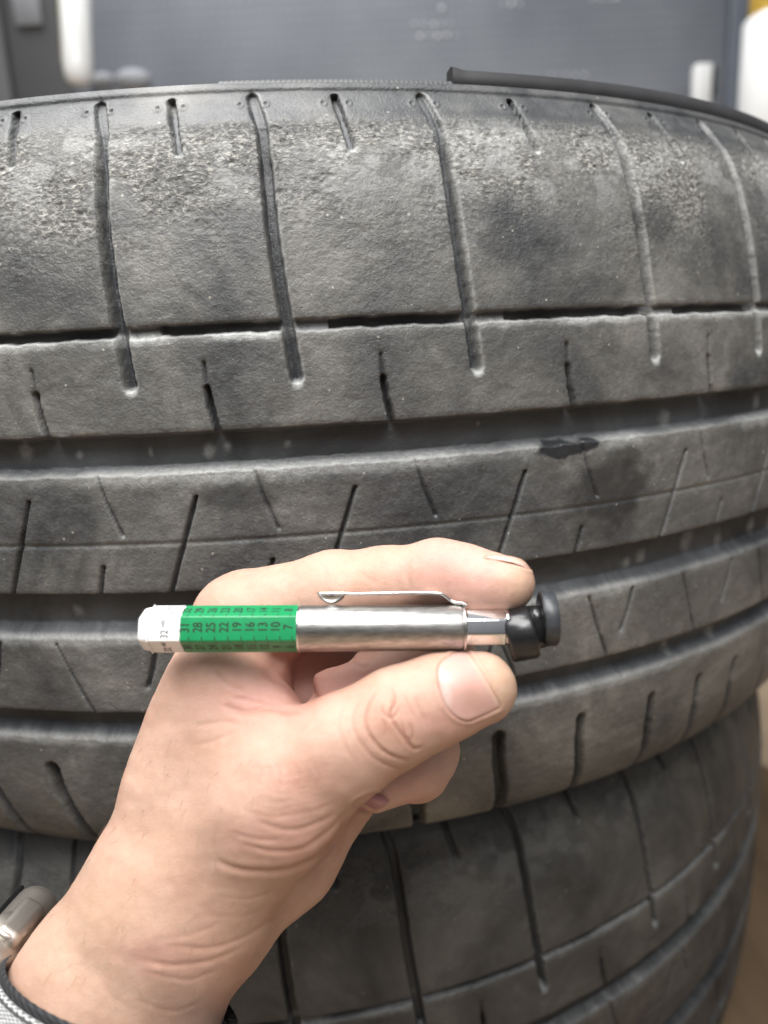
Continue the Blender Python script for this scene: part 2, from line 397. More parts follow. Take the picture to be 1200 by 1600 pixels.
def slot(path, width, depth, white=.0, soft=.0007, endwhite=0., sidewhite=0., taper=False):
    """path [(theta, z)...] cut as a round-ended groove"""
    pa = np.array(path); t0, t1 = pa[:, 0].min(), pa[:, 0].max(); pad = (width + .006)/RT
    j0, j1 = np.searchsorted(th, t0 - pad), np.searchsorted(th, t1 + pad)
    if j1 - j0 < 2: return
    zr = np.where((prof[:, 0] < pa[:, 1].max() + width + .006) & (prof[:, 0] > pa[:, 1].min() - width - .006))[0]
    i0, i1 = zr[0], zr[-1] + 1
    X = TH[i0:i1, j0:j1]*RT; Y = Z[i0:i1, j0:j1]
    best = np.full(X.shape, 9.); side = np.zeros(X.shape)
    for (a, b) in zip(pa[:-1], pa[1:]):
        ax_, ay = a[0]*RT, a[1]; bx, by = b[0]*RT, b[1]
        dx, dy = bx-ax_, by-ay; L2 = dx*dx+dy*dy + 1e-12
        u = np.clip(((X-ax_)*dx + (Y-ay)*dy)/L2, 0, 1)
        ex, ey = X-ax_-u*dx, Y-ay-u*dy; d = np.hypot(ex, ey)
        k = d < best; best = np.where(k, d, best); side = np.where(k, ex, side)
    d = best + jit[i0:i1, j0:j1]*.0004
    depth_is_deep = depth > .005
    if taper: depth = depth*(1 - .72*smooth01(.046, .0665, Y))
    cut = depth*(1 - smooth01(width/2 - soft*.5, width/2 + soft*.5, d))
    H[i0:i1, j0:j1] = np.maximum(H[i0:i1, j0:j1], cut)
    # softened shoulders of the cut
    H[i0:i1, j0:j1] += .00018*np.exp(-((d - width/2)/.0011)**2)
    land[i0:i1, j0:j1] = np.minimum(land[i0:i1, j0:j1], smooth01(width/2 - .0004, width/2 + .0002, d))
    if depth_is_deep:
        slot_shade = (1 - smooth01(width/2 - .0009, width/2 - .0002, d + .0006*(side > 0)))
        stain_shade[i0:i1, j0:j1] = np.maximum(stain_shade[i0:i1, j0:j1], .62*slot_shade*smooth01(.068, .050, Y))  # slot floors painted darker, shade inside the cut put into the colour
    if sidewhite:
        band = np.exp(-((d - width/2 - .0003)/.0005)**2)*(side > 0)
        dust[i0:i1, j0:j1] = np.maximum(dust[i0:i1, j0:j1], sidewhite*band)
    if endwhite:
        e = pa[-1]; r = np.hypot(X - e[0]*RT - .0003, (Y - e[1] + width*.62)*1.1)
        dust[i0:i1, j0:j1] = np.maximum(dust[i0:i1, j0:j1], endwhite*(1 - smooth01(width*.30, width*.62, r + jit[i0:i1, j0:j1]*.0008)))
def ring(z1, z0, depth, soft=.0009, white=.7, wband=.003, seed=1):
    """circumferential groove between heights z0 < z1; its lower lip is scuffed pale"""
    i = np.where((prof[:, 0] < z1 + .008) & (prof[:, 0] > z0 - .012))[0]; i0, i1 = i[0], i[-1]+1
    X = TH[i0:i1]*RT; Y = Z[i0:i1]
    n = (fbm(X*260, X*0 + 3, 3, seed) - .5)*.0009
    inside = smooth01(z0 - soft*.2 + n, z0 + soft*(3.6 if depth > .005 else 1.6) + n, Y)*(1 - smooth01(z1 - soft*.6 + n*.5, z1 + soft*.2 + n*.5, Y))
    H[i0:i1] = np.maximum(H[i0:i1], depth*inside)
    land[i0:i1] = np.minimum(land[i0:i1], 1 - smooth01(.10, .5, inside))
    rag = fbm(X*330, Y*330, 3, seed+3)
    gate = smooth01(.30, .65, fbm(X*60, X*0 + 9, 3, seed+8)) *.75 + .25
    b = smooth01(z0 - wband*(.35 + 1.1*rag), z0 - wband*.15, Y)*(1 - smooth01(z0 + .0006, z0 + .0021, Y))
    dust[i0:i1] = np.maximum(dust[i0:i1], white*b*gate)
    H[i0:i1] += .00035*smooth01(z0 - wband, z0, Y)*(Y < z0 + soft)*gate
    up_ = np.exp(-((Y - z1 - .0004)/.0006)**2)
    H[i0:i1] += .0002*up_
ring(.0083, .0053, .0042, .0006, .95, .0026, 2)
ring(-.0205, -.0318, .0050, .0012, .62, .0045, 11)
ring(-.0670, -.0816, .0054, .0012, .36, .0030, 21)
ring(-.1061, -.1163, .0052, .0012, .34, .0026, 31)
# fill of the narrow groove between the slots: shallower bars
Tmain = [-.064, .075, .232, .422, .584]
while Tmain[0] > -PI + .2: Tmain.insert(0, Tmain[0] - .157)
while Tmain[-1] < Tmain[0] + 2*PI - .24: Tmain.append(Tmain[-1] + .158)
for k, t in enumerate(Tmain):
    bar = ((TH - t)*RT > .002) & ((TH - t)*RT < .0125) & (Z < .0083) & (Z > .0045)
    H[bar] = np.minimum(H[bar], .0018)
    slot([(t-.014, .0690), (t-.0065, .060), (t-.0045, .048), (t-.003, .034), (t-.0005, .021), (t+.004, .0065), (t+.0085, -.0068)], .0033, .0058, soft=.0008, endwhite=.85, sidewhite=.5, taper=True)
    nx = Tmain[k+1] if k + 1 < len(Tmain) else t + .158
    mdl = (t + nx)/2 - .014
    slot([(mdl-.004, .0690), (mdl+.0005, .0615), (mdl+.005, .0540)], .0021, .0028, soft=.0007, endwhite=.75)
    for c, zc in ((t-.014, .0672), (mdl-.004, .0672)):          # moulded dimples either side
        for sg in (-1, 1):
            r = np.hypot((TH - c - sg*.0115)*RT, Z - zc)
            H -= .0004*np.exp(-((r - .0009)/.00028)**2); H += .0003*np.exp(-(r/.0006)**2)
    rs = (t + nx)/2 - .0675 + .004; rs = mdl + .016 - .0
    slot([(rs, -.0018), (rs+.0008, -.0085)], .0008, .0012, soft=.0005)
    slot([(rs+.0008, -.0085), (rs+.003, -.0150), (rs+.007, -.0215)], .0016, .0045, soft=.0006)
A = [-.0953, .0409, .1801, .345]
B = [-.1608, -.0104, .1265, .2846, .4753]
def extend(L, st, lo=-3.0, hi=3.1):
    L = list(L)
    while L[0] - st > lo: L.insert(0, L[0]-st)
    while L[-1] + st < hi: L.append(L[-1]+st)
    return L
for a in extend(A, .15):
    slot([(a, -.0310), (a+.0065, -.0395), (a+.017, -.0492)], .0007, .0012, soft=.0006, endwhite=.35)
for b in extend(B, .155):
    slot([(b, -.0388), (b-.012, -.0500), (b-.031, -.0670)], .0010, .0024, soft=.0006)
    c = b + .058
    slot([(c+.003, -.0586), (c-.004, -.0670)], .0010, .002, soft=.0006)
for a in extend([-.1578, -.02, .12, .25, .357, .4831], .14):
    slot([(a, -.0830), (a+.012, -.0945), (a+.025, -.1055)], .0007, .0016, soft=.0005)
for a in extend([-.062, .10, .26, .4113], .155):
    slot([(a, -.0830), (a-.006, -.0905), (a-.0135, -.0972)], .0012, .0018, soft=.0006)
for a in extend([-.2714, -.19, -.10, -.01, .08, .165, .2587, .3551, .4511, .5292, .60], .088):
    w_ = .0042 if abs(a - .2587) < .02 or a < .2 else .0032
    slot([(a, -.1275), (a+.002, -.138), (a+.010, -.152), (a+.016, -.166)], w_, .0058, soft=.0010)
# thin worn line round the middle rib
H += .00045*np.exp(-((Z + .0519)/.0006)**2)
# torn grain on the top shoulder
pat = fbm(TH*RT*55, Z*70, 4, 77); rough = smooth01(.0645, .0600, Z + (pat-.5)*.006)*(.45*smooth01(.005, .045, Z) + .75*smooth01(.036, .052, Z + (pat-.5)*.035))
rough = rough*(.45 + .75*smooth01(.40, .60, pat))
rough = np.maximum(rough, .10*(Z < .064))
gx, gy = TH*RT, Z
scale_n = fbm(gx*700 + gy*280, gy*1050 - gx*190, 3, 41)
ridge = 1 - np.abs(scale_n*2 - 1)
H += -(.0007*(scale_n - .5) + .0003*(ridge - .6))*np.clip(rough, 0, 1)*land
H += -(fbm(gx*300, gy*420, 3, 61) - .5)*.00022*land*(Z < .063)
H += -(fbm(gx*55, gy*55, 3, 68) - .5)*.0008*(Z < .060)*(Z > -.16)
# smears: oily stain, dark patches, pale lumps stuck in the grooves
def blob(tc_, zc, rx, ry, amt, arr, seed, edge=.35):
    r = np.hypot((TH - tc_)*RT/rx, (Z - zc)/ry) + (fbm(TH*RT*190, Z*190, 3, seed) - .5)*1.0
    arr[:] = np.maximum(arr, amt*(1 - smooth01(1-edge, 1+edge, r)))
blob(.322, -.0330, .0105, .0030, .95, stain_shade, 3, .12); blob(.376, -.0475, .0140, .0120, .72, stain_shade, 4, .35); blob(.395, -.0385, .006, .004, .5, stain_shade, 5)
blob(.36, -.057, .009, .006, .35, stain_shade, 6)
blob(.150, .036, .012, .010, .38, stain_shade, 12); blob(.279, .030, .010, .008, .42, stain_shade, 7); blob(.09, .046, .012, .006, .4, stain_shade, 8)
blob(.44, .034, .007, .006, .5, stain_shade, 9); blob(-.13, .02, .018, .009, .35, stain_shade, 10); blob(.535, .025, .01, .012, .3, stain_shade, 14)
blob(.34, .012, .02, .006, .25, stain_shade, 15); blob(.0, .045, .008, .008, .25, stain_shade, 16); blob(.03, -.040, .010, .0035, .45, stain_shade, 17)
# dark band right above the torn zone, edges of the slots
edge = smooth01(.0668, .0640, Z + jit*.003)*smooth01(.0575, .0605, Z + (pat-.5)*.006)
stain_shade[:] = np.maximum(stain_shade, .4*edge)
chalk = smooth01(.50, .66, fbm(TH*RT*95, Z*120, 4, 201))*smooth01(.030, .050, Z)*smooth01(.0645, .060, Z)*land; dust[:] = np.maximum(dust, .42*chalk)
spots = [(-.166, -.0245, .0026), (.0016, -.0265, .0022), (.018, -.0255, .0016), (-.115, -.0262, .0012), (-.05, -.0258, .0012), (.07, -.0255, .0012), (.245, -.0235, .001), (.46, -.028, .003), (.62, -.026, .003),
         (.435, -.0740, .0028), (.415, -.0755, .002), (.505, -.0725, .004), (.56, -.075, .003), (.68, -.076, .004), (-.14, -.0735, .002), (.63, -.074, .003), (.48, -.111, .003), (.56, -.112, .003)]
for i, (a, z_, r_) in enumerate(spots):
    r = np.hypot((TH - a)*RT/r_, (Z - z_)/(r_*1.25)) + (fbm(TH*RT*500, Z*500, 3, 90+i) - .5)*.9
    k = 1 - smooth01(.2, 1.2, r); dust[:] = np.maximum(dust, .38*k); H -= .0003*k
colr = np.stack([np.clip(dust, 0, 1), np.clip(stain_shade, 0, 1), np.clip(rough*land**2, 0, 1), np.clip(land*smooth01(.0665, .063, Z) + .55*(Z > .0650), 0, 1)], -1)
colr[..., 3] = np.where(Z > .063, np.maximum(colr[..., 3], .8*land), colr[..., 3])
Rr = R0 - H
VX = np.stack([Rr*np.sin(TH), -Rr*np.cos(TH), Z], -1)
def ring_rows(k0, k1): # rows k0..k1 inclusive
    v = VX[k0:k1+1].reshape(-1, 3); c_ = colr[k0:k1+1].reshape(-1, 4)
    return v, grid_faces(k1-k0+1, len(th), True)[:, ::-1], c_
cuts = [0] + [int(np.argmin(np.abs(prof[:, 0] - z))) for z in (.0068, -.0262, -.0743, -.1112)] + [len(prof)-1]
tyre = empty('car_tyre', 'worn black car tyre on top of the stack, its scuffed tread facing the camera', 'tyre', (TCX, TCY, 0), 'stacked used car tyres')
names = ['shoulder_rib', 'narrow_tread_rib', 'center_tread_rib', 'tread_rib', 'shoulder_rib']
def local_mesh(name, v, f, mat, parent, col=None):
    p = Vector(parent.location); return mesh_np(name, v + np.array(p), f, mat, parent, True, col)
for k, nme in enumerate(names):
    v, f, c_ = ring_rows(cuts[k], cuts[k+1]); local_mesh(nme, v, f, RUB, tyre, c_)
# side walls, beads and inner liner
SIDE = simple('tyre_sidewall_rubber', (.045, .046, .048), .5, 0, .2, 60, .0003)
def revolve(pf, seg=360):
    a = np.linspace(-PI, PI, seg, endpoint=False); pf = np.array(pf)
    v = np.stack([pf[:, 1][:, None]*np.sin(a), -pf[:, 1][:, None]*np.cos(a), pf[:, 0][:, None] + 0*a], -1)
    return v.reshape(-1, 3), grid_faces(len(pf), seg, True)
for pf, nm in (([(.0742, .3045), (.0746, .3030), (.0742, .300), (.0738, .290), (.072, .272), (.067, .255), (.060, .240), (.055, .230), (.050, .225), (.042, .2245), (.040, .231)], 'sidewall'),
               ([(-.170, .301), (-.1702, .298), (-.1695, .290), (-.168, .272), (-.163, .255), (-.156, .240), (-.151, .230), (-.146, .225), (-.138, .2245), (-.136, .231)], 'sidewall'),
               ([(.040, .231), (.052, .250), (.058, .280), (.050, .300), (.02, .311), (-.05, .3135), (-.12, .311), (-.148, .300), (-.154, .280), (-.148, .250), (-.136, .231)], 'inner_liner')):
    v, f = revolve(resample(pf, .003)); local_mesh(nm, v, f, SIDE, tyre)
# lower tyre: a copy set a little off the upper one
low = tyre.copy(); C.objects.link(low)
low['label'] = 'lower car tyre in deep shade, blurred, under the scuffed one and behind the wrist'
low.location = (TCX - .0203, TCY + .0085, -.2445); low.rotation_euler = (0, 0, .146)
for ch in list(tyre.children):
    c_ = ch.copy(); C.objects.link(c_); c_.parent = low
    if ch.data.materials[0] == RUB: c_.material_slots[0].link = 'OBJECT'; c_.material_slots[0].material = RUB_SHADE
# raised black rim strip on the right of the top edge
a = np.linspace(.2535, 1.25, 260); n0 = .3035
zt = .0781 + .0005*smooth01(.3, .6, a) + .0008*np.exp(-((a-.2535)/.008)**2)
sec = [(.3040, .0730, 0), (.3046, .0745, 0), (.3040, 0, 1), (.3025, .0005, 1), (.2990, 0, 1), (.2985, .0730, 0)]
V = []
for ai, z in zip(a, zt):
    for (r_, zz, top) in sec:
        V.append((r_*math.sin(ai) + TCX, -r_*math.cos(ai) + TCY, (z + zz) if top else zz))
F = grid_faces(len(a), len(sec), True)
FL = simple('flap_rubber', (.022, .022, .024), .5, 0, .2, 120, .00005)
mesh_np('rubber_flap', V, F, FL, tyre, smooth=False)
bmf = bmesh.new(); vv_ = [bmf.verts.new(V[i]) for i in range(len(sec))]; bmf.faces.new(vv_)
bm_obj('flap_end', bmf, FL, tyre)
# serrated thin lip on its left
a = np.linspace(.03, .252, 800); V = []
for ai in a:
    ser = .0002*(1 if (ai*RT/.0016) % 1 < .55 else 0)
    for (r_, zz) in ((.3048, .0725), (.3049, .0738), (.3040 - ser, .0750), (.3010, .0752), (.3000, .0720)):
        V.append((r_*math.sin(ai) + TCX, -r_*math.cos(ai) + TCY, zz))
mesh_np('serrated_lip', V, grid_faces(len(a), 5, True), SIDE, tyre, smooth=False)
#HANDCODE
# ------------------------------------------------------------------ hand (one continuous surface, grown from rounded limbs)
def cf(x, y, D): return np.array([(x-600.)/FPX*D, -(y-800.)/FPX*D, D])
VS = .00046
lo = np.array([-.134, -.158, .128]); hi = np.array([.042, -.004, .222])
nx_, ny_, nz_ = [int(v) for v in np.ceil((hi - lo)/VS)]
gxs = (lo[0] + VS*np.arange(nx_)).astype(np.float32); gys = (lo[1] + VS*np.arange(ny_)).astype(np.float32); gzs = (lo[2] + VS*np.arange(nz_)).astype(np.float32)
FD = np.full((nx_, ny_, nz_), .05, np.float32)
def sdf_cone(X, Y, Zz, a, b, ra, rb, q):
    """round cone from a to b; depth squashed by q"""
    a = a.copy(); b = b.copy(); az, bz = a[2], b[2]
    dx, dy, dz = b[0]-a[0], b[1]-a[1], (b[2]-a[2])
    L2 = dx*dx + dy*dy + dz*dz/(q*q) + 1e-12
    u = np.clip(((X-a[0])*dx + (Y-a[1])*dy + (Zz-a[2])*dz/(q*q))/L2, 0, 1)
    d = np.sqrt((X-a[0]-u*dx)**2 + (Y-a[1]-u*dy)**2 + ((Zz-a[2]-u*dz)/q)**2)
    return (d - (ra + (rb-ra)*u))*min(1., .5+.5*q)
def limb(a, b, ra, rb, k=.003, q=1., mode='add', G=None):
    """a, b = (px, py, depth); radii in pixels of the photograph"""
    G = FD if G is None else G
    A_, B_ = cf(*a), cf(*b); Ra, Rb = ra*a[2]/FPX, rb*b[2]/FPX
    pad = k*1.5 + .003; R = max(Ra, Rb)
    mn = np.minimum(A_, B_) - R*np.array([1, 1, q]) - pad; mx = np.maximum(A_, B_) + R*np.array([1, 1, q]) + pad
    s = [slice(max(0, int((mn[i]-lo[i])/VS)), max(0, int((mx[i]-lo[i])/VS)+2)) for i in range(3)]
    X = gxs[s[0]][:, None, None]; Y = gys[s[1]][None, :, None]; Zz = gzs[s[2]][None, None, :]
    d = sdf_cone(X, Y, Zz, A_, B_, Ra, Rb, q).astype(np.float32)
    g = G[s[0], s[1], s[2]]
    if mode == 'add':
        h = np.clip(.5 + .5*(g-d)/k, 0, 1); G[s[0], s[1], s[2]] = g*(1-h) + d*h - k*h*(1-h)
    else:
        h = np.clip(.5 - .5*(g+d)/k, 0, 1); G[s[0], s[1], s[2]] = g*(1-h) + (-d)*h + k*h*(1-h)
HAND = [
 # forearm and wrist
 ((-8, 1835, .178), (178, 1560, .178), 172, 153, .004, .92),
 ((185, 1560, .178), (275, 1400, .178), 160, 143, .006, .9),
 ((190, 1640, .180), (265, 1500, .182), 105, 92, .006, .9),
 # palm / back of the hand
 ((285, 1400, .178), (314, 1240, .180), 141, 112, .006, .9),
 ((310, 1230, .180), (352, 1110, .180), 108, 104, .006, .85),
 ((330, 1150, .183), (378, 985, .189), 96, 84, .006, .62),
 # heel of the hand behind the thumb
 ((340, 1418, .185), (442, 1338, .187), 97, 80, .006, .8),
 ((442, 1338, .187), (532, 1240, .190), 80, 58, .005, .8),
 ((300, 1480, .182), (330, 1455, .182), 72, 72, .005, .8),
 # thumb base, thumb
 ((330, 1370, .172), (430, 1245, .165), 112, 104, .006, .8),
 ((430, 1245, .165), (545, 1162, .1615), 104, 77, .006, .88),
 ((545, 1162, .1615), (622, 1118, .160), 75, 69, .005, .95),
 ((622, 1118, .160), (690, 1090, .160), 69, 64, .005, .92),
 ((690, 1090, .160), (750, 1075, .161), 63, 57, .004, .90),
 # web towards the index
 ((345, 1150, .176), (435, 1180, .168), 90, 84, .007, .75),
 ((335, 1075, .174), (412, 1112, .1715), 78, 57, .004, .62),
 # index finger
 ((392, 970, .1870), (520, 928, .1825), 78, 64, .005, .85),
 ((520, 928, .1825), (600, 913, .1785), 64, 57, .004, .95),
 ((600, 913, .1785), (672, 902, .1750), 55, 54, .004, .95),
 ((684, 900, .1740), (745, 908, .1700), 54, 48, .004, .95),
 ((745, 909, .1700), (791, 912, .1670), 47, 45, .003, .95),
]
for a, b, ra, rb, k, q in HAND: limb(a, b, ra, rb, k, q)
limb((-98, 1960, .178), (-8, 1835, .178), 174, 172, .004, .92)
limb((700, 893, .1725), (712, 894, .1725), 44, 44, .004)          # knuckle bump on top
MID = [
 ((385, 1030, .194), (520, 1025, .196), 62, 48, .004, .9),       # hollow side under the index
 ((440, 1120, .193), (600, 1090, .194), 66, 60, .003, .8),
 # middle finger: first bone behind the thumb, then folded back
 ((530, 1086, .1770), (622, 1056, .1785), 54, 56, .0012, .85),
 ((636, 1050, .1795), (700, 1040, .183), 58, 50, .0012, .85),
 ((600, 1090, .190), (655, 1172, .187), 62, 58, .003, .9),
 ((655, 1172, .187), (648, 1200, .183), 59, 54, .003, .9),
 ((640, 1203, .178), (588, 1228, .1725), 50, 39, .002, .85),
]
G2 = np.full_like(FD, .05)
for a, b, ra, rb, k, q in MID: limb(a, b, ra, rb, k, q, G=G2)
k = .0009; h_ = np.clip(.5 + .5*(FD-G2)/k, 0, 1); FD = FD*(1-h_) + G2*h_ - k*h_*(1-h_); del G2, h_
for a, b in (((380, 1010, .171), (430, 1043, .1715)), ((430, 1043, .1715), (470, 1068, .172)), ((470, 1068, .172), (484, 1092, .173))): limb(a, b, 12, 13, .002, 3.2, 'sub')
limb((500, 1036, .181), (545, 1032, .181), 14, 16, .002, 2., 'sub')

def surface_nets(F):
    s = F < 0
    c = np.zeros(tuple(n-1 for n in F.shape), np.int8)
    for i in (0, 1):
        for j in (0, 1):
            for k in (0, 1): c += s[i:F.shape[0]-1+i, j:F.shape[1]-1+j, k:F.shape[2]-1+k]
    I = np.argwhere((c > 0) & (c < 8)); n = len(I)
    idx = np.full(c.shape, -1, np.int32); idx[I[:, 0], I[:, 1], I[:, 2]] = np.arange(n)
    acc = np.zeros((n, 3)); cnt = np.zeros(n)
    cor = [(i, j, k) for i in (0, 1) for j in (0, 1) for k in (0, 1)]
    val = {q: F[I[:, 0]+q[0], I[:, 1]+q[1], I[:, 2]+q[2]] for q in cor}
    for qa in cor:
        for ax_ in range(3):
            if qa[ax_] == 0:
                qb = list(qa); qb[ax_] = 1; qb = tuple(qb)
                a, b = val[qa], val[qb]; mk = (a < 0) != (b < 0)
                t = np.where(mk, a/(a-b+1e-20), 0)
                p = np.array(qa, float) + np.outer(t, np.array(qb) - np.array(qa))
                acc[mk] += p[mk]; cnt[mk] += 1
    V = I + acc/cnt[:, None]
    quads = []
    for ax_ in range(3):
        sl0 = [slice(None)]*3; sl1 = [slice(None)]*3; sl0[ax_] = slice(0, -1); sl1[ax_] = slice(1, None)
        E_ = s[tuple(sl0)] != s[tuple(sl1)]
        Q = np.argwhere(E_)
        o1, o2 = [(1, 2), (2, 0), (0, 1)][ax_]
        Q = Q[(Q[:, o1] > 0) & (Q[:, o2] > 0) & (Q[:, o1] < F.shape[o1]-1) & (Q[:, o2] < F.shape[o2]-1)]
        def at(d1, d2):
            R = Q.copy(); R[:, o1] -= d1; R[:, o2] -= d2; return idx[R[:, 0], R[:, 1], R[:, 2]]
        f = np.stack([at(1, 1), at(0, 1), at(0, 0), at(1, 0)], 1)
        ins = s[Q[:, 0], Q[:, 1], Q[:, 2]]
        f[~ins] = f[~ins][:, ::-1]; quads.append(f)
    return V, np.vstack(quads)
for i_ in range(3):
    for e_ in (0, -1):
        sl_ = [slice(None)]*3; sl_[i_] = e_; FD[tuple(sl_)] = np.maximum(FD[tuple(sl_)], .0002)
Vh, Fh = surface_nets(FD)
Fh = Fh[(Fh >= 0).all(1)]
Vh = lo + Vh*VS
def normals(V, F):
    n = np.cross(V[F[:, 2]] - V[F[:, 0]], V[F[:, 3]] - V[F[:, 1]]); N = np.zeros_like(V)
    for i in range(4): np.add.at(N, F[:, i], n)
    return N/(np.linalg.norm(N, axis=1)[:, None] + 1e-20)
def relax(V, F, it):
    nv = len(V); e1 = np.concatenate([F[:, 0], F[:, 1], F[:, 2], F[:, 3]]); e2 = np.concatenate([F[:, 1], F[:, 2], F[:, 3], F[:, 0]])
    a = np.concatenate([e1, e2]); b = np.concatenate([e2, e1]); cn_ = np.bincount(a, minlength=nv)[:, None] + 1e-9
    for _ in range(it):
        V = V*.4 + .6*np.stack([np.bincount(a, V[b, i], nv) for i in range(3)], 1)/cn_
    return V
Vh = relax(Vh, Fh, 3)
Nh = normals(Vh, Fh)
if Nh[np.argmin(Vh[:, 2]), 2] > 0: Fh = Fh[:, ::-1]; Nh = -Nh
PX = Vh[:, 0]/Vh[:, 2]*FPX + 600; PY = -Vh[:, 1]/Vh[:, 2]*FPX + 800
# first visible depth per pixel cell, so that strokes only touch the skin that faces the lens there
qx = np.clip((PX/4).astype(int), 0, 320); qy = np.clip((PY/4).astype(int), 0, 480); zb = np.full((321, 481), 9.)
np.minimum.at(zb, (qx, qy), Vh[:, 2])
VIS = (Nh[:, 2] < .25) & (Vh[:, 2] < zb[qx, qy] + .0035) & (Vh[:, 2] > .12)
DISP = np.zeros(len(Vh)); LINE = np.zeros(len(Vh))
def spline(pts, n=8):
    p = np.array(pts, float); p = np.vstack([2*p[0]-p[1], p, 2*p[-1]-p[-2]]); out = []
    for i in range(1, len(p)-2):
        for t in np.linspace(0, 1, n, endpoint=False):
            out.append(.5*((2*p[i]) + (-p[i-1]+p[i+1])*t + (2*p[i-1]-5*p[i]+4*p[i+1]-p[i+2])*t*t + (-p[i-1]+3*p[i]-3*p[i+1]+p[i+2])*t**3))
    return np.array(out + [p[-2]])
def crease(pts, w, d, puff=.5, ink=.5):
    """fold in the skin: w px half width, d mm deep, puff = raised sides"""
    s = spline(pts); sel = VIS & (PX > s[:, 0].min()-6*w) & (PX < s[:, 0].max()+6*w) & (PY > s[:, 1].min()-6*w) & (PY < s[:, 1].max()+6*w)
    I = np.where(sel)[0]
    if not len(I): return
    best = np.full(len(I), 1e9); tt = np.zeros(len(I)); m_ = len(s) - 1
    for j in range(m_):
        a, b = s[j], s[j+1]; dv = b-a; L2 = (dv**2).sum()+1e-9
        u = np.clip(((PX[I]-a[0])*dv[0] + (PY[I]-a[1])*dv[1])/L2, 0, 1)
        dd = np.hypot(PX[I]-a[0]-u*dv[0], PY[I]-a[1]-u*dv[1]); k = dd < best
        best[k] = dd[k]; tt[k] = (j + u[k])/m_
    fade = np.clip(np.minimum(tt, 1-tt)*5, 0, 1)**.7
    g = np.exp(-(best/w)**2)*fade; g2 = np.exp(-((best-2.2*w)/(1.3*w))**2)*fade
    d = d*.55; DISP[I] += -d*.001*g + puff*d*.001*.5*g2
    LINE[I] = np.maximum(LINE[I], ink*np.exp(-(best/(w*.9))**2)*fade)
# thumb knuckle
crease([(590, 1075), (575, 1105), (572, 1135), (590, 1165), (612, 1180), (640, 1188)], 2.6, 0.630, .6, 0.84)
crease([(562, 1090), (552, 1125), (562, 1158), (590, 1188), (630, 1205)], 2.6, 0.420, .5, 0.49)
crease([(612, 1072), (617, 1095), (610, 1118), (624, 1142), (645, 1168), (662, 1166)], 2.4, 0.675, .6, 1.00)
crease([(600, 1098), (598, 1112), (612, 1122), (620, 1108), (608, 1092)], 2., 0.375, .4, 0.84)
crease([(632, 1083), (640, 1105), (650, 1125)], 2.2, 0.300, .3, 0.42); crease([(648, 1085), (656, 1108), (667, 1130)], 2.2, 0.270, .3, 0.42)
crease([(628, 1122), (632, 1145), (640, 1158)], 2., 0.375, .4, 0.70); crease([(640, 1130), (645, 1145), (638, 1165)], 2., 0.330, .3, 0.70)
crease([(596, 1120), (603, 1140), (598, 1150)], 2., 0.300, .3, 0.56)
crease([(540, 1100), (530, 1130), (540, 1165), (560, 1195)], 3, 0.240, .4, 0.28)
# long folds below the thumb
crease([(335, 1345), (370, 1358), (420, 1362), (470, 1352), (515, 1322), (545, 1275)], 4.6, 0.70, 0.49, .45)
crease([(375, 1318), (420, 1330), (470, 1326), (515, 1298), (543, 1265)], 3.6, 0.42, 0.49, .4)
crease([(400, 1280), (440, 1296), (480, 1293), (530, 1270)], 3.6, 0.360, 0.35, .3)
crease([(360, 1300), (400, 1312), (440, 1312)], 3.2, 0.240, 0.28, .2)
crease([(370, 1262), (420, 1275), (480, 1270), (530, 1252)], 3, 0.176, 0.28, .15)
crease([(537, 1275), (536, 1310), (520, 1350)], 4, 0.280, 0.21, .2)
crease([(260, 1478), (320, 1482), (370, 1470), (430, 1436), (475, 1400)], 4.0, 0.303, .2, .2)
crease([(215, 1500), (270, 1508), (330, 1500), (385, 1478)], 4.0, 0.358, .2, .25)
crease([(225, 1518), (290, 1530), (340, 1515)], 3.2, 0.220, .2, .25)
crease([(240, 1470), (300, 1460), (350, 1440)], 3.2, 0.138, .2, .1)
crease([(330, 1400), (390, 1405), (450, 1385)], 3.2, 0.099, .2, .1); crease([(310, 1430), (380, 1432), (430, 1412)], 3.2, 0.088, .2, .08)
crease([(150, 1520), (180, 1560), (215, 1580)], 4.8, 0.110, .2, .1)
crease([(210, 1560), (270, 1580), (320, 1560)], 3.2, 0.165, .2, .2)
# web folds
crease([(345, 1100), (380, 1112), (415, 1108), (445, 1112), (475, 1118)], 4.5, .75, .5, .4)
crease([(360, 1090), (400, 1095), (440, 1106)], 3.2, .3, .4, .3); crease([(330, 1040), (355, 1068), (390, 1082)], 4, .25, .4, .2)
crease([(300, 1135), (345, 1128), (380, 1132)], 4, .25, .4, .15); crease([(300, 1165), (340, 1155), (390, 1130)], 4, .2, .4, .12)
for s_ in range(9):   # network over the thumb's base joint
    y0 = 1195 + s_*9; x0 = 385 + (s_*37) % 40
    crease([(x0, y0), (x0+25, y0+6+(s_ % 3)*3), (x0+60, y0+1), (x0+95, y0-8)], 2.0, .08, .3, .18)
for s_ in range(7):
    x0 = 400 + s_*15; crease([(x0, 1190+(s_*23) % 22), (x0+8, 1208+(s_*23) % 22), (x0+3, 1226+(s_*19) % 22)], 2.2, .12, .3, .2)
# index finger
crease([(640, 870), (636, 895), (645, 925)], 4.5, .3, .5, .15); crease([(505, 880), (510, 905), (512, 935)], 5, .25, .4, .12)
crease([(562, 895), (578, 905), (590, 912)], 5, .2, .2, .15); crease([(556, 1022), (553, 1034), (566, 1042), (580, 1038)], 3, .35, .4, .3)
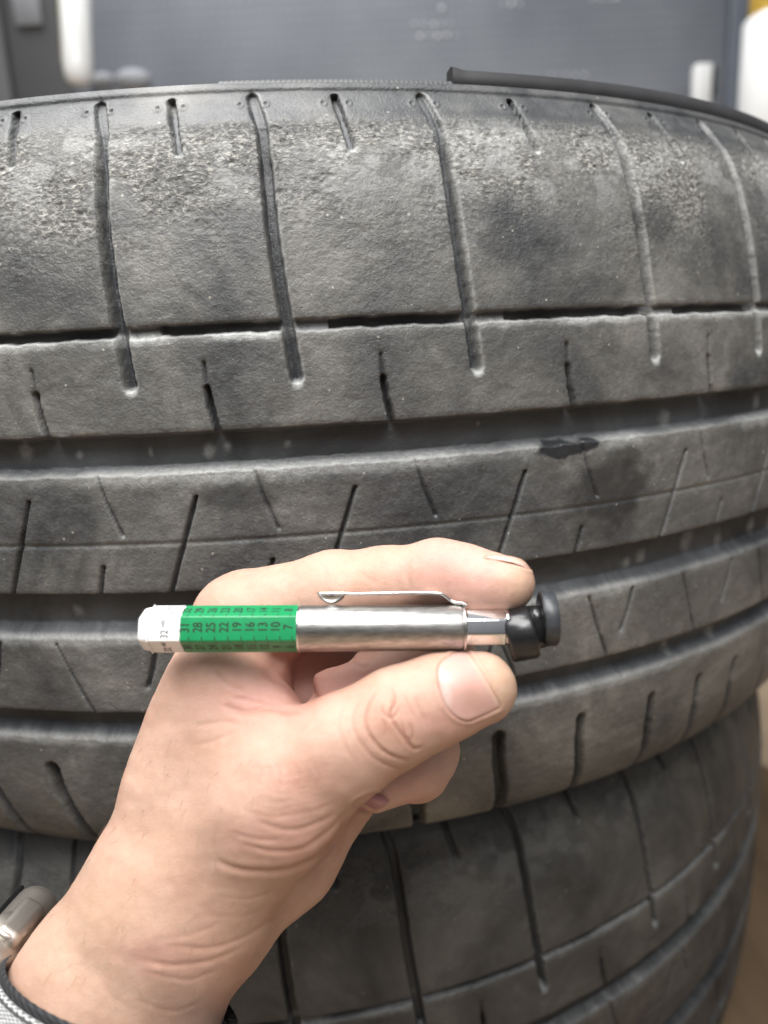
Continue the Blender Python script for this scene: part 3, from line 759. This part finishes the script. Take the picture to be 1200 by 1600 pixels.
# nail beds
def raster_poly(poly, X, Y):
    ins = np.zeros(len(X), bool); dist = np.full(len(X), 1e9); n = len(poly)
    for i in range(n):
        (x1, y1), (x2, y2) = poly[i], poly[(i+1) % n]
        c1 = ((y1 > Y) != (y2 > Y)) & (X < (x2-x1)*(Y-y1)/(y2-y1+1e-12) + x1); ins ^= c1
        dx, dy = x2-x1, y2-y1; u = np.clip(((X-x1)*dx+(Y-y1)*dy)/(dx*dx+dy*dy+1e-9), 0, 1)
        dist = np.minimum(dist, np.hypot(X-x1-u*dx, Y-y1-u*dy))
    return np.where(ins, -dist, dist)
def closed(pts, n=6):
    p = np.array(pts + pts[:3], float); out = []
    for i in range(1, len(pts)+1):
        for t in np.linspace(0, 1, n, endpoint=False):
            out.append(.5*((2*p[i]) + (-p[i-1]+p[i+1])*t + (2*p[i-1]-5*p[i]+4*p[i+1]-p[i+2])*t*t + (-p[i-1]+3*p[i]-3*p[i+1]+p[i+2])*t**3))
    return [tuple(a) for a in out]
TN = closed([(686, 1040), (700, 1026), (716, 1019), (732, 1021), (744, 1036), (757, 1057), (770, 1082), (781, 1103), (770, 1111), (752, 1119), (732, 1126), (716, 1122), (703, 1112), (692, 1093), (684, 1065)])
IN_ = closed([(758, 871), (775, 868), (795, 870), (815, 877), (829, 889), (812, 882), (790, 877), (772, 874)])
MN = closed([(553, 1257), (566, 1246), (585, 1240), (603, 1243), (609, 1250), (600, 1258), (584, 1266), (566, 1267)])
NV = (PX > 540) & (PX < 850) & VIS
for poly, dd in ((TN, .30), (IN_, .18), (MN, .2)):
    sd = np.full(len(Vh), 99.); I = np.where(NV)[0]; sd[I] = raster_poly(poly, PX[I], PY[I])
    DISP[I] += dd*.001*(.9*np.exp(-((sd[I]-4.0)/3.2)**2) - .9*(sd[I] < 0)*np.clip(-sd[I]/4, 0, 1) - .6*np.exp(-(sd[I]/1.8)**2))
    LINE[I] = np.maximum(LINE[I], .45*np.exp(-((sd[I]-.5)/1.6)**2))
# broad unevenness: tendons, pads
def h3(f, s): return fbm((PX*.9+PY*.37)*f, (PY-PX*.41)*f, 3, s) - .5
DISP += h3(.012, 5)*.0009 + h3(.05, 9)*.00014
Vh2 = Vh + Nh*DISP[:, None]
# skin colour: real differences of the skin (redder pads and joints, yellower wrist)
base = np.array([.515, .330, .252]); colh = np.tile(base, (len(Vh), 1))
def tint(x, y, rx, ry, c, amt, D0=None, dd=.02):
    g = np.exp(-((PX-x)/rx)**2 - ((PY-y)/ry)**2)*amt
    if D0 is not None: g = g*(np.abs(Vh[:, 2]-D0) < dd)
    colh[:] = colh*(1-g[:, None]) + np.array(c)*g[:, None]
PINK = (.62, .335, .285); RED = (.54, .25, .20); YEL = (.52, .35, .25)
tint(160, 1480, 150, 160, YEL, .8); tint(230, 1250, 120, 130, (.52, .342, .252), .6)
tint(740, 900, 90, 60, PINK, .55); tint(815, 905, 28, 40, (.60, .42, .29), .6); tint(690, 870, 40, 40, PINK, .5)
tint(400, 1090, 70, 38, PINK, .75); tint(470, 1060, 60, 50, RED, .7); tint(560, 1075, 90, 50, (.58, .30, .26), .7, .178, .012)
tint(445, 1215, 55, 35, RED, .30); tint(455, 1310, 80, 40, PINK, .4); tint(610, 1120, 45, 45, (.52, .27, .19), .35)
tint(700, 1130, 60, 30, PINK, .5); tint(785, 1060, 25, 45, (.60, .42, .29), .7); tint(640, 1240, 60, 40, PINK, .5)
tint(240, 1495, 50, 30, (.62, .33, .29), .4); tint(330, 1520, 60, 50, (.62, .34, .26), .45); tint(560, 900, 40, 35, (.72, .38, .27), .3)
v_ = h3(.02, 31)[:, None]; colh = colh*(1 + v_*np.array([.08, .16, .2]))
pores = h3(.35, 55); colh = colh*(1 + .05*pores[:, None])
lc = np.clip(LINE, 0, 1)[:, None]*.75; colh = colh*(1-lc) + np.array([.34, .15, .105])*lc
HP = tuple(P(330, 1500, .18))
def hairs():
    rng = random.Random(8); I = np.where(VIS & (PX > 60) & (PX < 420) & (PY > 1130) & (PY < 1560) & (Nh[:, 2] < -.15))[0]
    V = []; F = []
    for _ in range(70):
        i = I[rng.randrange(len(I))]; p = Vh2[i]; n = Nh[i]; a = rng.gauss(-2.0, .35)
        d = np.array([math.cos(a), math.sin(a), 0.]); d -= n*d.dot(n); d /= np.linalg.norm(d); sd = np.cross(n, d)
        Lh = rng.uniform(.0018, .0042); b0 = len(V); cv = rng.uniform(-.25, .25); r = .000035
        for k in range(5):
            t = k/4; c_ = p + d*Lh*t + sd*cv*Lh*t*t + n*(.00002 + Lh*.16*math.sin(t*2.2)); rr_ = r*(1-.75*t)
            V += [c_ + sd*rr_, c_ - sd*rr_*.5 + n*rr_, c_ - sd*rr_*.5 - n*rr_]
        for k in range(4):
            for m_ in range(3): F.append((b0+k*3+m_, b0+k*3+(m_+1) % 3, b0+k*3+3+(m_+1) % 3, b0+k*3+3+m_))
    return np.array(V), np.array(F)
hand = empty('person', 'bare hand from the lower left pinching the gauge between thumb and index finger', 'person', HP)
BAS = np.array([RGT, UPV, FWD])
toW = lambda v: v @ BAS
def keep_cut(V, F):   # leave off the part of the arm that runs out of the block
    return F
ho = mesh_np('hand', toW(Vh2), Fh[:, ::-1] if np.linalg.det(BAS) < 0 else Fh, SKIN, hand, True, np.c_[np.clip(colh, 0, 1), np.ones(len(Vh))])
HV, HF = hairs(); hr = mesh_np('fine_hair', HV @ np.array([RGT, UPV, FWD]), HF, simple('brown_hair', (.25, .15, .10), .5), hand); hr['kind'] = 'stuff'
# nails: curved plates with thickness laid on the nail beds
def nail(poly, lift, mat, name, rim=1.0, dome=.00025, tintc=(.55, .33, .285), dmin=0.):
    p = np.array(poly); c = p.mean(0); n = len(p); K = 14
    I = np.where(NV & (np.abs(PX-c[0]) < 90) & (np.abs(PY-c[1]) < 80) & (Vh[:, 2] > dmin))[0]
    XX = PX[I]; YY = PY[I]; DD = Vh[I, 2]
    # smooth depth over the bed: quadratic fit
    inn = raster_poly([tuple(a) for a in p], XX, YY) < 3
    A_ = (lambda x, y: np.stack([x*0+1, x, y, x*x, x*y, y*y, x**3, x*x*y, x*y*y, y**3], -1)) if dmin == 0 else (lambda x, y: np.stack([x*0+1, x, y, x*x, x*y, y*y], -1))
    u0, v0 = (XX[inn]-c[0])/50, (YY[inn]-c[1])/50
    co_, *_ = np.linalg.lstsq(A_(u0, v0), DD[inn], rcond=None)
    top = []; 
    for k in range(K+1):
        f = k/K; q = c + (p - c)*f
        d = A_((q[:, 0]-c[0])/50, (q[:, 1]-c[1])/50) @ co_ - lift - dome*(1-f*f)
        if k == K: d = d + .00022
        top.append(np.stack([(q[:, 0]-600)/FPX*d, -(q[:, 1]-800)/FPX*d, d], -1))
    bot = top[-1].copy(); bot = bot*((bot[:, 2:]+.0006)/bot[:, 2:])
    V = np.vstack(top + [bot]); F = grid_faces(K+2, n, True)
    vx = V[:, 0]/V[:, 2]*FPX + 600; vy = -V[:, 1]/V[:, 2]*FPX + 800
    col = np.tile(np.array(tintc), (len(V), 1))
    if name == 'thumbnail':
        # pale moon by the cuticle, warmer bed in the middle, yellowish free edge
        moon = 1 - smooth01(5, 15, np.hypot((vx-696), (vy-1090)*.55))
        warm = np.exp(-((vx-738)/16)**2 - ((vy-1085)/28)**2)
        edge = smooth01(-7, 1, (vx-732)*.86 - (vy-1021)*.5)
        col = col*(1-.5*moon[:, None]) + np.array([.64, .52, .47])*.5*moon[:, None]
        col = col*(1-.5*warm[:, None]) + np.array([.58, .32, .235])*.5*warm[:, None]
        col = col*(1-.6*edge[:, None]) + np.array([.60, .42, .31])*.6*edge[:, None]
    return mesh_np(name, toW(V), F[:, ::-1], mat, hand, True, np.c_[col, np.ones(len(V))])
nl = nail(TN, .00012, NAIL, 'thumbnail')
nail(IN_, .0, NAIL2, 'fingernail', dome=.0001, tintc=(.60, .38, .31))
nail(MN, .0005, NAIL, 'fingernail', dome=.0003, tintc=(.40, .20, .21), dmin=.1655)

# ------------------------------------------------------------------ tread-depth gauge
PD = .163; PS = PD/FPX
p0, p1 = Vector(P(225, 983, PD)), Vector(P(872, 979.5, PD))
gx_ = (p1-p0).normalized(); gv = Vector(P(560, 981, PD)).normalized()
gy_ = (-gv - gx_*(-gv).dot(gx_)).normalized()          # towards the lens
gz_ = gx_.cross(gy_).normalized()
if gz_.dot(Vector(UPV)) < 0: gz_ = -gz_
gauge = empty('tread_depth_gauge', 'pen-shaped steel tread depth gauge with green number scale held between thumb and index finger', 'gauge', tuple(p0))
# local pen frame: x along (px from 225), y to the lens, z up
def pen(x, y, z): return p0 + gx_*((x-225)*PS) + gy_*(y*PS) + gz_*(z*PS)
PF = frame(p0, gx_, gy_, gz_) @ Matrix.Diagonal((PS, PS, PS, 1)) @ Matrix.Translation((-225, 0, 0))
def prism(prof, sides, name, mat, rot=0., bev=0., seg=2, ang=.3):
    bm = bmesh.new(); rings = []
    for x, r in prof:
        rings.append([bm.verts.new(PF @ Vector((x, r*math.cos(2*PI*k/sides+rot), r*math.sin(2*PI*k/sides+rot)))) for k in range(sides)])
    for a, b in zip(rings, rings[1:]):
        for k in range(sides): bm.faces.new((a[k], a[(k+1) % sides], b[(k+1) % sides], b[k]))
    bm.faces.new(rings[0]); bm.faces.new(rings[-1])
    return bm_obj(name, bm, mat, gauge, bevel=bev*PS, seg=seg, angle=ang)
HX = PI/6
prism([(224, 33), (239, 36)], 6, 'end_cap', WHITEP, HX, 5.5, 5)
prism([(239.2, 38), (241.6, 38)], 6, 'cap_rim', WHITEP, HX, .8)
prism([(241.8, 36.5), (290, 36.5)], 6, 'white_sleeve', WHITEP, HX, 1.8, 3)
prism([(290.1, 36.6), (467.5, 36.6)], 6, 'green_scale', GREENP, HX, 1.8, 3)
def barrel(prof, name, mat, seg=96, M=None, par=None):
    return bm_obj(name, lathe_bm([(x, r) for x, r in prof], PF if M is None else M, seg), mat, par or gauge, True)
bo = barrel([(467, 31), (467, 35.2), (467.8, 36), (470, 36.2), (718, 35.4), (722, 34.6), (724, 33), (724.5, 29)], 'steel_barrel', STEEL)
barrel([(466.6, 34.5), (466.9, 36.3), (468.2, 36.6), (469.4, 36.3), (469.5, 35.9)], 'barrel_lip', CHROME)
prism([(724, 29.5), (788, 29.5)], 8, 'chrome_nose', CHROME, PI/8, 2.6, 4)
barrel([(788.2, 28.4), (792, 28.6), (795, 27), (795, 20)], 'nose_collar', CHROME)
barrel([(722.5, 36.6), (724.6, 36.8), (726.2, 35.4), (726.4, 30)], 'clip_ring', CLIPM)
# clip
cl = [(727, 12, 33), (722, 6, 36.5), (712, 2, 38), (705, 0, 41), (699, 0, 46), (690, 0, 51.5), (675, 0, 53), (640, 0, 53.6), (600, 0, 53), (560, 0, 52.2), (535, 0, 53), (500, 0, 53)]
s_ = np.vstack([spline([c[:3] for c in cl], 5)])
V = []
for i, q_ in enumerate(s_):
    t_ = s_[min(i+1, len(s_)-1)] - s_[max(i-1, 0)]; nrm = np.array([-t_[2], 0, t_[0]]); nrm = nrm/(np.linalg.norm(nrm)+1e-9)
    wd = 10 + 3*smooth01(705, 690, q_[0])
    for (yy, nn) in ((wd, -2.1), (wd+.6, -1.2), (wd+.6, 1.2), (wd, 2.1), (-wd, 2.1), (-wd-.6, 1.2), (-wd-.6, -1.2), (-wd, -2.1)):
        V.append(pen(q_[0] + nrm[0]*nn, q_[1] + yy, q_[2] + nrm[2]*nn))
mesh_np('clip_arm', np.array(V), grid_faces(len(s_), 8, True), CLIPM, gauge)
# rounded pressed tongue at the clip end
V = []; nu, nvv = 28, 15
for i in range(nu):
    u = i/(nu-1); x = 495 + 46*u; dp = math.sin(PI*u)**.62*17.5
    for j in range(nvv):
        a = PI*j/(nvv-1); V.append(pen(x, 13.5*math.cos(a)*(math.sin(PI*u)**.35*.9+.1), 54.5 - dp*math.sin(a)))
bt = mesh_np('clip_tongue', np.array(V), grid_faces(nu, nvv), CHROME, gauge)
so = bt.modifiers.new('thickness', 'SOLIDIFY'); so.thickness = .00025
# black chuck: round body set at an angle with a flat flange
cbm = Vector((1, .10, .22)).normalized(); MC = Matrix.Translation((820, -2, -9)) @ cbm.to_track_quat('X', 'Z').to_matrix().to_4x4()
barrel([(-30, 30), (-29, 38), (-26, 40.5), (8, 42), (13, 40), (15, 34), (17, 29), (30, 28)], 'chuck_body', BLACKP, 72, PF @ MC)
MC2 = Matrix.Translation((852, 4, 13)) @ Vector((1, .05, .05)).normalized().to_track_quat('X', 'Z').to_matrix().to_4x4()
barrel([(-9, 24), (-8, 38), (-6.5, 40.5)], 'flange_back', BLACKP, 72, PF @ MC2)
barrel([(-6.4, 42), (-5.6, 43.2), (13.5, 42.6), (15, 41.4), (15.5, 30)], 'chuck_flange', GREYR, 12, PF @ MC2)
barrel([(-26, 21), (-4, 21)], 'chuck_neck', BLACKP, 48, PF @ MC2)
# printing on the flats
def printed(txt, x, z, hgt, facet, mat, name='printed_number', squeeze=.8, rot=True):
    """facet 0 faces the lens, +1 the one above, -1 below; z along the facet in px; text reads bottom to top"""
    cu = bpy.data.curves.new('t', 'FONT'); cu.body = txt; cu.size = 1; cu.align_x = 'CENTER'; cu.align_y = 'CENTER'; cu.extrude = .02; cu.offset = .014
    to = bpy.data.objects.new('t', cu); C.objects.link(to); bpy.context.view_layer.update()
    me = bpy.data.meshes.new_from_object(to.evaluated_get(bpy.context.evaluated_depsgraph_get()))
    bpy.data.objects.remove(to); bpy.data.curves.remove(cu)
    ap = 36.6*math.cos(PI/6)
    R = Matrix.Rotation(math.radians(60*facet), 4, 'X')   # swing about the pen axis
    sc = hgt/.72
    # text plane: its up (local Y) points to -x, its reading direction (local X) to +z
    T = Matrix(((0, -sc, 0, x), (0, 0, sc*.35, ap + .12), (sc*squeeze, 0, 0, z), (0, 0, 0, 1)))
    MM = PF @ R @ T
    me.transform(Matrix.Translation(-Vector(gauge.location)) @ MM)
    me.materials.clear(); me.materials.append(mat)
    return link(bpy.data.objects.new(name, me), gauge)
def tick(x, z, facet, w_, h2, mat):
    R = Matrix.Rotation(math.radians(60*facet), 4, 'X'); ap = 36.6*math.cos(PI/6)
    return bm_obj('printed_tick', box_bm((w_, .3, h2), PF @ R @ Matrix.Translation((x, ap+.05, z))), mat, gauge)
sg = 1 if (Matrix.Rotation(.5, 3, 'X') @ Vector((0, 1, 0))).z > 0 else -1
xs = [298, 317.5, 337.5, 357.5, 377.5, 397, 416.5, 436, 455]
for i, n in enumerate(['31', '28', '25', '22', '19', '16', '13', '10', '7']):
    printed(n, xs[i], 2.0, 14.5, 0, INK, squeeze=.78); tick(xs[i]+6, -14.6, 0, 1.5, 5.5, INK)
for i, n in enumerate(['32', '29', '26', '23', '20', '17', '14', '11', '8']):
    printed(n, xs[i]-2, 1.0, 14, sg, INK, squeeze=.8); tick(xs[i]+2, -14.2, sg, 1.5, 5.5, INK)
for i, n in enumerate(['30', '27', '24', '21', '18', '15', '12', '9', '6']):
    printed(n, xs[i]+1, -1., 14, -sg, INK, squeeze=.8); tick(xs[i]+8, 14.2, -sg, 1.5, 5, INK)
for f_, dx_ in ((0, 0), (sg, 2), (-sg, 0)):
    printed('32', 267+dx_, -8, 12, f_, INKG, 'printed_unit', .8); printed('nds', 263.5+dx_, 8, 8.0, f_, INKG, 'printed_unit', .75)

# ------------------------------------------------------------------ watch on the wrist
watch = empty('smartwatch', 'titanium smartwatch with grey woven band worn on the wrist at the lower left corner', 'watch', tuple(P(110, 1620, .18)))
WD = .178; WS = WD/FPX
axw = np.array([.53, .85]); axw = axw/np.linalg.norm(axw)           # arm axis in the picture (x right, y up)
wc = cf(128, 1672, WD)                                              # centre of the wrist there
AX = np.array([axw[0], axw[1], -.10]); AX /= np.linalg.norm(AX)
SX = np.array([-axw[1], axw[0], 0.]); SX -= AX*SX.dot(AX); SX /= np.linalg.norm(SX)
DZ = np.cross(AX, SX)
if DZ[2] > 0: DZ = -DZ                                              # towards the lens
def wv_(s, l, d, tilt=0): return toW((wc + AX*s*WS + SX*l*WS + DZ*d*WS)[None])[0]
WEAVE = NT('woven_grey_band')
wmap = WEAVE.n('ShaderNodeUVMap') if False else None
a1 = WEAVE.n('ShaderNodeAttribute'); a1.attribute_name = 'paint'
s1 = WEAVE.n('ShaderNodeSeparateColor'); WEAVE.l(a1.outputs['Color'], s1.inputs[0])
WEAVE.set(Base_Color=WEAVE.mix(s1.outputs[0], (.010, .011, .013), WEAVE.ramp(WEAVE.noise(2500, 3), [(.3, (.42, .42, .42)), (.7, (.72, .72, .71))])), Roughness=.85)
def band_surface(s0, s1_, r_l, r_d, nS, nA, kind):
    V = []; Cc = []; a_ = np.linspace(0, 2*PI, nA, endpoint=False)
    for i in range(nS):
        s = s0 + (s1_-s0)*i/(nS-1)
        for j, a in enumerate(a_):
            if kind == 'edge':
                k = .5+.5*math.cos((j*.5+i)*PI*.5); bump = 2.2*k; cval = .0 + .05*(k > .85); bump *= .6
            else:
                ph = (i + (j//3 % 2)*2) % 4; k = .5+.5*math.cos(ph*PI/2); bump = 2.4*k; cval = (.75 + .2*math.sin(j*1.7+i*.9) if k > .2 else .04)*(1 if i < nS-7 or i >= nS-4 else .15)
            edge = 3*(1-min(1, min(i, nS-1-i)/2.))
            rr_ = bump - edge*1.5
            l_, d_ = (r_l-13+rr_)*math.cos(a) + 13, (r_d+rr_)*math.sin(a); V.append(wv_(s + 52 - .306*l_ + .56*d_, l_, d_)); Cc.append((cval, 0, 0, 1))
    return np.array(V), grid_faces(nS, nA, True), np.array(Cc)
for (s0, s1_, kd, nm, rr_) in ((90, 108, 'edge', 'band_edge', 190.5), (-60, 90.5, 'w', 'woven_band', 191)):
    nS = 10 if kd == 'edge' else 96
    V, F, Cc = band_surface(s0, s1_, rr_, rr_*.97, nS, 520, kd)
    mesh_np(nm, V, F, WEAVE.m, watch, True, Cc)
# case: rounded block on the back of the wrist (left, turned away from the lens)
def wbox(name, s, l, d, ss, sl, sd, mat, bev, rotz=0.):
    M = Matrix.Identity(4); ctr = wv_(s, l, d)
    ax_, sx_, dz_ = [Vector(toW(v[None])[0]) for v in (AX, SX, DZ)]
    M = frame(ctr, ax_, sx_, dz_) @ Matrix.Rotation(rotz, 4, 'X')
    return bm_obj(name, box_bm((ss*WS, sl*WS, sd*WS), M), mat, watch, bevel=bev*WS, seg=7, angle=.5), M
_, MW = wbox('watch_case', -12, 212, -60, 240, 74, 200, TITAN, 34)
wbox('watch_glass', -12, 251, -60, 200, 8, 165, DARK, 3)
wbox('crown_guard', 107, 210, -50, 36, 44, 90, TITAN, 14)
def wdisc(name, M, loc, r, h, axis, mat, seg=32):
    R = {'Z': Matrix.Rotation(-PI/2, 4, 'Y'), 'Y': Matrix.Rotation(PI/2, 4, 'Z'), 'X': Matrix.Identity(4)}[axis]
    return bm_obj(name, lathe_bm([(0, r*WS), (h*.8*WS, r*WS), (h*WS, r*.85*WS)], M @ Matrix.Translation(Vector(loc)*WS) @ R, seg), mat, watch, True)
# crown, end plate with its small screw, speaker slots
wdisc('crown', MW, (122, 2, 30), 26, 12, 'X', TITAN)
plate = bm_obj('end_plate', box_bm((120*WS, 46*WS, 12*WS), MW @ Matrix.Translation(Vector((35, -6, 100))*WS)), TITAN, watch, bevel=5*WS, seg=5, angle=.5)
wdisc('case_screw', MW, (72, -2, 104), 6.5, 4, 'Z', SCREWM)
